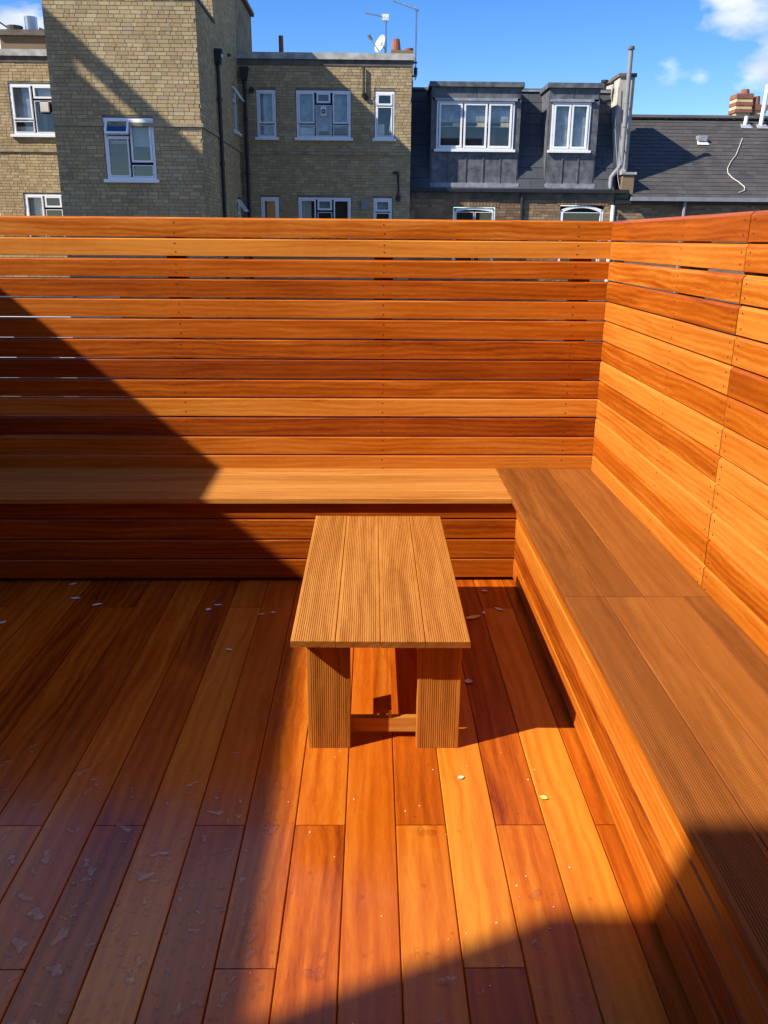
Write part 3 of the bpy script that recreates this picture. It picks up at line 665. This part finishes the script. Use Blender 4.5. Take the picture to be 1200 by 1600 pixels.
# house with dormers
hA = thing('dormer_house', 'brick house with dark slate mansard roof and two lead-clad dormers, right of the flats', 'house', (3, 20.3, -7)); sb = Sub(hA)
HY = 20.3; HX0, HX1 = MX1+.002, 5.45
aw = [(1.82-HX0, 2.78-HX0, .9, 2.30), (4.24-HX0, 5.24-HX0, .9, 2.36)]
wall_sheet(hA, (HX0, HY), X_, Y_, HX1-HX0, -7, 2.62, aw, M_MORTARR)
brickwork('brickwork', hA, (HX0, HY), X_, Y_, HX1-HX0, -.3, 2.46, aw, M_BRICKR, 11)
rr = random.Random(5)
for (a, b_, z) in ((1.82, 2.78, 2.31), (4.24, 5.24, 2.37)):   # arches of bricks on end
    n = 15; q = MB()
    for i in range(n):
        x = a-.08+(b_-a+.16)*i/n; q.box(x+.006, x+(b_-a+.16)/n-.006, HY-.016, HY, z-.02+.02*math.sin(math.pi*i/n), z+.17+.02*math.sin(math.pi*i/n))
    q.build('arch', M_BRICKR, hA)['kind'] = 'stuff'
window(hA, 1.83, 2.77, .92, 2.295, HY, [(0, .49, 0, .965, .02), (.51, 1, 0, .965, .02)], sill=True, arch=.05, fw=.05)
window(hA, 4.25, 5.23, .92, 2.355, HY, [(0, 1, 0, .93, .02)], sill=True, arch=.10, fw=.05)
MB().box(HX0, HX1+.3, HY-.12, HY+.15, 2.615, 2.69).build('gutter', M_BLACK, hA); MB().box(HX0, HX1, HY-.02, HY-.001, 2.47, 2.614).build('fascia', M_BAND, hA)
MB().tube([(3.36, HY-.05, 2.62), (3.36, HY-.05, -7)], .035, 8).build('downpipe', M_BLACK, hA)
# mansard slope with individual slates
RY0, RZ0, RY1, RZ1 = HY+.10, 2.70, HY+1.15, 4.86
MB().add([(HX0, RY0, RZ0), (HX1, RY0, RZ0), (HX1, RY1, RZ1), (HX0, RY1, RZ1), (HX0, RY0+4, RZ0), (HX1, RY0+4, RZ0), (HX1, RY1+2, RZ1), (HX0, RY1+2, RZ1)], [(0, 1, 2, 3), (3, 2, 6, 7), (1, 5, 6, 2), (0, 3, 7, 4), (4, 7, 6, 5), (0, 4, 5, 1)]).build('roof', M_LEAD, hA)
roof = hA.children[-1]
sdv = Vector((0, RY1-RY0, RZ1-RZ0)); sl_ = sdv.length; sdv.normalize(); snv = Vector((0, -sdv.z, sdv.y))
o = MB().box(-.15, .15, -.29/2, .29/2, 0, .007).build('slate', M_SLATEM); sm = o.data; bpy.data.objects.remove(o)
rows = 9; rh = sl_/rows
for r in range(rows):
    for (a, b_) in ((HX0, 1.30), (3.24, 3.88), (4.99, HX1)):
        n = max(2, round((b_-a)/.30)); w = (b_-a)/n
        for i in range(n+(r % 2)):
            ca, cb = a+(i-(.5 if r % 2 else 0))*w, a+(i+1-(.5 if r % 2 else 0))*w
            ca, cb = max(ca, a), min(cb, b_)
            Mx = Matrix((Vector((1, 0, 0)), sdv, snv)).transposed().to_4x4()
            Mx = Mx @ Matrix.Rotation(math.radians(-2.2), 4, 'X') @ Matrix.Diagonal(((cb-ca-.006)/.30, (rh+.03)/.29, 1, 1))
            Mx.translation = Vector(((ca+cb)/2, RY0, RZ0))+sdv*(rh*(r+.5)-.012)+snv*(.012+R.uniform(0, .003))
            share('slate', sm, roof, Mx)
MB().box(HX0, HX1, RY1-.06, RY1+.1, RZ1+.002, RZ1+.05).build('ridge', M_LEAD, hA)
MB().box(3.27, 3.85, RY1-.075, RY1-.061, RZ1-.02, RZ1+.02).box(5.02, HX1, RY1-.075, RY1-.061, RZ1-.03, RZ1+.02).build('flashing', M_LEADL, hA)
def dormer(x0, x1, wx0, wx1, npan, nl, blinds):
    DY = HY+.16; zt = 4.86; zb = 2.75
    # body: cheeks and head
    q = MB(); q.box(x0, x0+.02, DY+.012, RY1+.8, zb, zt-.08); q.box(x1-.02, x1, DY+.012, RY1+.8, zb, zt-.08)
    q.box(x0+.02, wx0, DY+.014, DY+.05, 3.50, 4.52); q.box(wx1, x1-.02, DY+.014, DY+.05, 3.50, 4.52)
    d = q.build('dormer', M_LEAD, hA)
    MB().box(x0-.05, x1+.05, DY-.06, RY1+.9, zt-.08, zt+.02).build('dormer_roof', M_LEAD, d)
    for i in range(npan):     # apron of lead sheets with rolls between
        w = (x1-x0-.04)/npan; a = x0+.02+w*i
        MB().box(a+.008, a+w-.008, DY+.004+R.uniform(-.003, .003), DY+.02, zb+.07, 3.485).build('lead_panel', M_LEAD, d)
        if i: MB().prism([(a-.012, DY-.012), (a+.012, DY-.012), (a+.016, DY+.02), (a-.016, DY+.02)], 'z', zb+.07, 3.48).build('lead_roll', M_LEAD, d)
    hw = (x1-x0-.04)/2
    for i in range(2): MB().box(x0+.02+hw*i+.006, x0+.02+hw*(i+1)-.006, DY+.002+R.uniform(-.003, .002), DY+.03, 4.56, zt-.082).build('lead_panel', M_LEAD, d)
    MB().box(x0, x1+.03, DY-.06, DY+.02, zb-.03, zb+.065).build('flashing', M_LEADL, d)
    MB().box(wx0-.05, wx1+.05, DY-.05, DY+.03, 4.50, 4.555).build('flashing', M_LEADL, d)
    ls = [(i/nl+.008, (i+1)/nl-.008, 0, 1, .055) for i in range(nl)]
    window(hA, wx0+.002, wx1-.002, 3.515, 4.495, DY, ls, fw=.035, rec=.05, blinds=blinds)
dormer(1.28, 3.26, 1.40, 3.12, 5, 3, ((.02, .98, .58, 1, M_NET), (.20, .32, .50, .60, M_CREAM), (.53, .65, .50, .60, M_CREAM), (.85, .98, .50, .60, M_CREAM), (0, 1, .48, .50, M_BLIND)))
dormer(3.87, 4.99, 3.95, 4.81, 3, 2, ((.03, .47, 0, 1, M_NET), (.55, .97, 0, 1, M_NET)))
sb.done()
# party wall chimney with flues
pc = thing('party_wall_chimney', 'narrow rendered chimney between the dormers and lower slate roof, with a tall grey flue', 'chimney', (5.6, 20.8, 2)); sb = Sub(pc)
MB().box(5.46, 5.80, 20.72, 22.0, 3.02, 5.06).build('shaft', M_RENDER, pc); MB().box(5.43, 5.83, 20.69, 22.03, 5.06, 5.13).build('cap', M_BAND, pc)
MB().box(5.62, 5.88, 20.36, 20.9, 2.45, 3.02).build('pier', M_BRICKR, pc); MB().box(5.58, 5.92, 20.33, 20.93, 3.02, 3.07).build('ledge', M_CONC, pc)
q = MB().tube([(5.63, 20.62, 3.30), (5.63, 20.62, 5.58)], .050, 14); q.tube([(5.63, 20.62, 4.02), (5.63, 20.62, 4.10)], .059, 14); q.tube([(5.63, 20.62, 4.50), (5.63, 20.62, 4.53)], .056, 14)
q.build('flue', M_GREY, pc); MB().tube([(5.63, 20.62, 5.58), (5.63, 20.62, 5.64)], [.075, .066], 14).build('flue_cap', M_BAND, pc)
q = MB().tube([(5.63, 20.62, 3.36), (5.62, 20.6, 3.22), (5.45, 20.5, 3.04), (5.38, 20.45, 2.96), (5.37, 20.42, 2.70)], .05, 12); q.build('flue_bend', M_GREY, pc)
q = MB().tube([(5.37, 20.42, 2.72), (5.37, 20.40, 2.34)], .055, 12); q.tube([(5.37, 20.36, 2.56), (5.26, 20.34, 2.60), (5.25, 20.34, 2.70)], .022, 6); q.build('soil_pipe', M_BLACK, pc)
MB().tube([(5.42, 20.22, 2.36), (5.42, 20.22, .5)], .045, 12).build('downpipe', M_WHITE, pc)
MB().tube([(5.44, 20.68, 4.85), (5.43, 20.66, 4.0), (5.50, 20.50, 3.3), (5.52, 20.4, 2.95), (5.56, 20.32, 2.72)], .008, 6).build('cable', M_GREY, pc)
q = MB().tube([(5.46, 21.2, 5.02), (5.10, 21.2, 4.90), (4.95, 21.2, 4.83)], .03, 6); q.tube([(5.22, 21.1, 4.86), (5.22, 21.1, 5.02)], .05, 8); q.tube([(5.22, 21.1, 5.0), (5.22, 21.1, 5.05)], .08, 8); q.build('roof_vent', M_BLACK, pc); sb.done()

# lower slate-roofed house on the right
hB = thing('slate_house', 'low brick house with a broad plain grey slate roof, behind the right-hand fence', 'house', (9, 20.35, -7)); sb = Sub(hB)
BX0, BX1 = 5.80, 14.0
MB().box(BX0, BX1, HY+.05, 25.2, -7, 2.5).build('wall', M_MORTARR, hB)
brickwork('brickwork', hB, (HX1+.002, HY+.05), X_, Y_, 5.6, 1.0, 2.50, [], M_BRICKR, 12)
MB().box(HX1, BX0, HY+.055, 21, -7, 2.6).build('wall', M_MORTARR, hB)
EY, EZ, GY, GZ = HY-.02, 2.585, 22.8, 4.53
MB().add([(BX0, EY, EZ-.05), (BX1, EY, EZ-.05), (BX1, GY, GZ-.05), (BX0, GY, GZ-.05), (BX0, 25.3, EZ-.05), (BX1, 25.3, EZ-.05)], [(0, 1, 2, 3), (3, 2, 5, 4), (1, 5, 2), (0, 3, 4), (0, 4, 5, 1)]).build('roof', M_LEAD, hB)
dv = Vector((0, GY-EY, GZ-EZ)); LL = dv.length; dv.normalize(); nv = Vector((0, -dv.z, dv.y)); q = MB(); rr = random.Random(9)
rows = 21; rh = LL/rows
for r in range(rows):
    x = BX0-(.14 if r % 2 else 0)
    while x < 11.5:
        w = .21+rr.uniform(-.008, .008); a, b_ = max(x, BX0)+.004, x+w-.004; x += w
        if rr.random() < .015: sh = rr.uniform(.01, .03)
        else: sh = rr.uniform(0, .006)
        t0, t1 = rh*r-.02-sh, rh*(r+1)+.01
        lo = .012+rr.uniform(0, .004); hi_ = .003
        base = Vector((0, EY, EZ-.05))
        pts = []
        for xx in (a, b_):
            for (tt, nn) in ((t0, lo), (t0, lo-.012), (t1, hi_)): pts.append(Vector((xx, 0, 0))+base+dv*tt+nv*nn)
        q.add(pts, [(0, 3, 5, 2), (0, 1, 4, 3), (0, 2, 1), (3, 4, 5)])
o = q.build('slates', M_SLATE, hB); o['kind'] = 'stuff'; o.name = 'roof_slating'
q = MB()
for i in range(18):
    a = BX0+i*.45; q.prism([(GY-.11, GZ-.03), (GY, GZ+.045), (GY+.11, GZ-.03)], 'x', a+.003, a+.447)
q.build('ridge_tile', M_SLATE, hB)
MB().box(HX1+.35, BX1, EY-.13, EY-.02, 2.46, 2.545).build('gutter', M_GREY, hB); MB().box(HX1+.02, BX1, EY-.03, EY+.06, 2.40, 2.52).build('fascia', M_BLACK, hB)
MB().tube([(7.05, HY-.06, 2.46), (7.05, HY-.04, 0)], .04, 8).build('downpipe', M_GREY, hB)
def on(x, y, d=.03): return Vector((x, y, EZ-.05+(y-EY)*(GZ-EZ)/(GY-EY)))+nv*d
q = MB(); c = on(7.9, 22.05, .05); q.box(c.x-.1, c.x+.1, c.y-.1, c.y+.12, c.z-.05, c.z+.08); o = q.build('roof_vent', M_LEADL, hB)
MB().add([on(7.76, 21.9, .035), on(8.05, 21.9, .035), on(8.02, 22.0, .04), on(7.79, 22.0, .04)], [(0, 1, 2, 3)]).build('flashing', M_WHITE, hB)
for (x, y, h) in ((9.13, 22.58, .22), (9.52, 22.58, .92)):
    c = on(x, y, 0); MB().tube([c, c+Vector((.02 if h < .5 else .05, 0, h))], .045 if h < .5 else .05, 10).build('vent_pipe', M_WHITE, hB)
    MB().add([on(x-.14, y-.12, .035), on(x+.16, y-.12, .035), on(x+.12, y+.02, .04), on(x-.12, y+.02, .04)], [(0, 1, 2, 3)]).build('flashing', M_LEADL, hB)
pts = [(8.92, 22.12), (8.76, 21.85), (8.60, 21.58), (8.40, 21.35), (8.27, 21.15), (8.23, 21.0), (8.29, 20.85), (8.41, 20.72), (8.49, 20.58), (8.45, 20.48), (8.31, 20.42)]
MB().tube([on(x, y, .032) for x, y in pts], .010, 6).build('cable', M_BEIGE, hB)
sb.done()
pots = thing('banded_chimney', 'cream and brown banded brick chimney with terracotta top behind the slate ridge', 'chimney', (9.75, 24.5, 4)); sb = Sub(pots)
for i in range(9):
    z = 4.5+.085*i; e = .0 if i < 4 else (.02 if i % 2 else .035)
    MB().box(9.54-e, 9.92+e, 24.3-e, 24.7+e, z, z+.083).build('course', M_CREAM if (i < 4 or i % 2) else M_TERRA, pots)
MB().box(9.52, 9.96, 24.3, 24.7, 5.265, 5.30).build('cap', M_TERRA, pots); MB().tube([(9.80, 24.5, 5.30), (9.80, 24.5, 5.42)], [.12, .10], 12).build('chimney_pot', M_TERRA, pots)
MB().box(9.93, 10.06, 24.35, 24.65, 4.4, 5.22).build('flank', M_TERRA, pots); sb.done()
pots2 = thing('chimney_stack', 'small red-topped chimney partly hidden behind the white vent pipe on the far right roof', 'chimney', (10.2, 25, 4)); sb = Sub(pots2)
MB().box(10.22, 10.6, 24.9, 25.2, 4.4, 4.98).build('shaft', M_CREAM, pots2); MB().box(10.19, 10.63, 24.87, 25.23, 4.98, 5.12).build('cap', M_TERRA, pots2)
MB().tube([(10.35, 25.05, 5.12), (10.35, 25.05, 5.34)], [.11, .09], 12).build('chimney_pot', M_TERRA, pots2); sb.done()

# casters out of view: the terrace's house (behind the viewer), plus an added raking wall and block at left
hs_ = thing('terrace_house', 'brick rear wall of the house the terrace belongs to, behind the viewer', 'house', (-2, -1.2, -7)); sb = Sub(hs_)
wall_sheet(hs_, (5.0, -1.2), (-1, 0, 0), (0, 1, 0), 11.30, -7, 5.95, [(4.2, 6.2, .05, 2.15), (7.6, 8.8, 3.2, 4.6), (2.8, 4.0, 3.2, 4.6)], M_BRICK, .15)
MB().box(-6.30, 5.0, -6, -1.36, -7, 5.95).build('wall', M_BRICK, hs_); MB().box(-6.29, 5.0, -6, -1.19, 5.95, 6.02).build('coping', M_CONC, hs_)
for (a, b_, c, d) in ((-1.2, .8, .05, 2.15), (-3.8, -2.6, 3.2, 4.6), (1.0, 2.2, 3.2, 4.6)):
    q = MB(); q.box(a, a+.07, -1.32, -1.25, c, d); q.box(b_-.07, b_, -1.32, -1.25, c, d); q.box(a+.07, b_-.07, -1.319, -1.25, d-.07, d); q.box(a+.07, b_-.07, -1.319, -1.25, c, c+.07); q.box((a+b_)/2-.035, (a+b_)/2+.035, -1.318, -1.25, c+.07, d-.07)
    wn = q.build('window', M_WHITE, hs_); mesh('pane', [(a, -1.30, c), (b_, -1.30, c), (b_, -1.30, d), (a, -1.30, d)], [(3, 2, 1, 0)], M_GLASS, wn)
sb.done()
pw = thing('shade_wall', 'added raking brick wall out of view at left, shaped for the diagonal shadow', 'wall', (-5, 1, -7)); sb = Sub(pw)  # added caster, its sloping top set by the shade line on deck and fence
P1 = Vector((-3.80, 3.57, 3.10)); P2 = Vector((-6.40, -1.64, 5.50)); e_ = (P1-P2)
# keep the whole top edge in the plane that the low sun rakes along
A = P1+e_*.14; B = P2+e_*.0
nrm = Vector((-e_.y, e_.x, 0)).normalized()
if nrm.x > 0: nrm = -nrm
mb = MB(); q = [(A.x, A.y, -7), (B.x, B.y, -7), tuple(B), tuple(A)]
mb.add(q+[tuple(Vector(p)+nrm*.3) for p in q], [(0, 1, 2, 3), (7, 6, 5, 4), (3, 2, 6, 7), (0, 3, 7, 4), (1, 5, 6, 2)])
mb.build('wall', M_BRICK, pw); sb.done()
sb_ = thing('shade_block', 'added brick block out of view at left, shaped to shade the tower front', 'building', (-13, 12.5, -7)); sb = Sub(sb_)  # added caster for the diagonal shade on the tower front
MB().box(-15, -10.9, 11, 14, -7, 9.2).build('wall', M_BRICK, sb_)
MB().box(-11.1, -10.9, 11, 12.50, 9.201, 9.93).box(-11.1, -10.9, 13.02, 14, 9.201, 9.93).box(-11.1, -10.9, 12.5, 13.02, 9.201, 9.55).build('parapet', M_BRICK, sb_); MB().box(-11.13, -10.9, 10.95, 14.05, 9.931, 10.1).build('coping', M_CONC, sb_); sb.done()  # opening below the coping shaped to let a streak of sun onto the tower

# white rendered extension glimpsed between the slats at the left
ext = thing('rendered_extension', 'low white rendered extension glimpsed through the fence gaps at the left', 'building', (-6, 13, -7)); sb = Sub(ext)
MB().box(-9, -4.45, 12.8, 15.4, -7, .75).build('wall', M_WHITE, ext); MB().box(-9.1, -4.35, 12.7, 15.45, .75, .83).build('roof', M_LEAD, ext)
for a in (-8.2, -6.6, -5.3): MB().box(a, a+.5, 12.75, 12.799, -1.5, .3).build('window', M_DARKROOM, ext)
sb.done()

# ------------------------------------------------------------ rain water on the deck
rr = random.Random(21); mb = MB()
def drop(x, y, r, h, wob, n=14, stretch=1.0, ang=0):
    ph = [rr.uniform(0, 6.28) for _ in range(4)]; am = [wob*rr.uniform(.3, 1)/(i+1) for i in range(4)]
    prof = [(1.0, .0001), (.95, h*.62), (.88, h*.90), (.70, h*.99), (0, h)]
    vs = []; ca, sa = math.cos(ang), math.sin(ang)
    for (pr, z) in prof[:-1]:
        for k in range(n):
            a = k*2*math.pi/n; rad = r*(1+sum(am[i]*math.sin((i+2)*a+ph[i]) for i in range(4)))
            rad = max(rad, r*.25)-(1-pr)*min(r, .012 if r > .012 else r)*(1 if r > .012 else 1)
            rad = max(rad, 0)
            lx, ly = rad*math.cos(a)*stretch, rad*math.sin(a)
            vs.append((x+lx*ca-ly*sa, y+lx*sa+ly*ca, z))
    vs.append((x, y, prof[-1][1])); m_ = len(prof)-1
    fs = [(i*n+k, i*n+(k+1) % n, (i+1)*n+(k+1) % n, (i+1)*n+k) for i in range(m_-1) for k in range(n)]+[((m_-1)*n+k, (m_-1)*n+(k+1) % n, m_*n) for k in range(n)]
    mb.add(vs, fs)
def col_ok(x, r):
    f = ((x-X0)/PW) % 1.0
    return r < f*PW-.004 and r < (1-f)*PW-.004
placed = []
def free(x, y, r): return all((x-a)**2+(y-b_)**2 > (r+c)**2 for a, b_, c in placed)
tries = 0
while len(placed) < 380 and tries < 12000:      # pools that keep inside one board
    tries += 1
    x, y = rr.uniform(-1.6, .75), rr.uniform(.95, 2.45)
    dens = (2.5-y)/1.5*(.95 if x < -.27 else .22 if y < 1.6 else .03)
    if rr.random() > dens: continue
    r = min(.019, .0052*rr.paretovariate(1.3))
    if not col_ok(x, r*1.25) or not free(x, y, r*1.2): continue
    placed.append((x, y, r*1.2)); drop(x, y, r, .0018+.034*r, .60, 22, rr.uniform(1, 1.5), math.pi/2+rr.uniform(-.7, .7))
cnt = 0
while cnt < 3400:
    x, y = rr.uniform(-1.8, .75), rr.uniform(.9, 2.7)
    dens = max(0, (2.75-y)/1.7)*(1 if x < -.27 else .35 if y < 1.6 else .05)
    if noise.noise((x*4, y*4, 3)) < -.15 or rr.random() > dens: cnt += .25; continue
    r = rr.uniform(.0018, .0055)*(1.5 if rr.random() < .12 else 1)
    cnt += 1
    if not free(x, y, r) or not col_ok(x, r): continue
    drop(x, y, r, r*.62, .15, 8)
o = mb.build('rain_water', M_WATER, None, True); o['kind'] = 'stuff'; o['label'] = 'beads and small pools of rain water on the shaded deck boards'; o.location.z = .0002

# ------------------------------------------------------------ petals and chips lying on the deck
def petal(x, y, L, w, ang, label, m=M_PETAL, curl=.25, z=0):
    n = 8; vs = []; rows_ = 5
    for i in range(n+1):
        t = i/n; half = w/2*math.sin(math.pi*min(.98, max(.02, t)))**.6
        for j in range(rows_):
            s = j/(rows_-1)*2-1; vs.append((L*(t-.5), half*s, .0015+curl*half*s*s+L*.12*(2*t-1)**2*curl*2))
    fs = [(i*rows_+j, (i+1)*rows_+j, (i+1)*rows_+j+1, i*rows_+j+1) for i in range(n) for j in range(rows_-1)]
    k = len(vs); vs2 = vs+[(a, b_, c+.0008) for a, b_, c in vs]; fs2 = [f[::-1] for f in fs]+[tuple(q+k for q in f) for f in fs]
    o = mesh('petal', vs2, fs2, m, None, True); o.location = (x, y, z+.0005); o.rotation_euler = (0, 0, ang)
    o['label'] = label; o['category'] = 'petal'; o['group'] = 'fallen petals on the deck'
PT_ = [(-1.44, 3.79, .045, .018, .5, 'long pale petal tucked against the foot of the rear bench at the left'),
       (-1.37, 3.62, .05, .024, .1, 'broad white petal in shade before the rear bench, middle one of the left three'),
       (-1.25, 3.55, .05, .024, .5, 'white petal in deep shade, right one of the left three near the rear bench'),
       (-1.60, 3.36, .04, .02, .9, 'pale curled petal at the far left edge of the view'),
       (-.735, 3.50, .032, .028, 1.4, 'round pale petal touching another in the shade left of the table'),
       (-.70, 3.55, .042, .018, .1, 'narrow pale petal lying just beyond a round one left of the table'),
       (-.49, 3.45, .03, .014, .0, 'tiny pale sliver in the shade, left one of a pair behind the table'),
       (-.44, 3.47, .028, .018, .8, 'tiny pale petal, right one of a pair in the shade behind the table'),
       (-.58, 3.11, .03, .018, -.3, 'small lone pale petal on the shaded boards left of the tabletop'),
       (.54, 3.72, .035, .024, -.2, 'white petal at the far edge of the table shadow by the right bench'),
       (.58, 3.51, .055, .022, -.7, 'curved white petal in the table shadow, nearest the right bench'),
       (.505, 3.47, .03, .018, 1.6, 'small upright pale petal between two others in the table shadow'),
       (.37, 2.85, .036, .034, .2, 'round white petal on the shaded board just right of the table leg'),
       (.28, 2.25, .024, .018, .4, 'small pale petal on the sunny yellow board in front of the table')]
for q in PT_: petal(q[0], q[1], q[2]*.86, q[3]*.86, *q[4:])
petal(.45, 3.42, .075, .03, .45, 'yellowish green leaf-like petal in the table shadow beside the tabletop corner', M_YPETAL)
petal(.52, 2.15, .024, .018, -.5, 'yellow petal on a sunlit board beside the right bench', M_YPETAL)
q = MB(); rr = random.Random(3)
for i in range(34):
    x, y = rr.uniform(-.30, .55), rr.uniform(1.3, 2.4); s = rr.uniform(.0008, .0022)
    q.box(x-s, x+s, y-s*.7, y+s*.7, .0003, .0012+s*.5)
o = q.build('wood_chips', M_PETAL); o['kind'] = 'stuff'; o['label'] = 'specks of pale sawdust scattered over the sunlit boards'
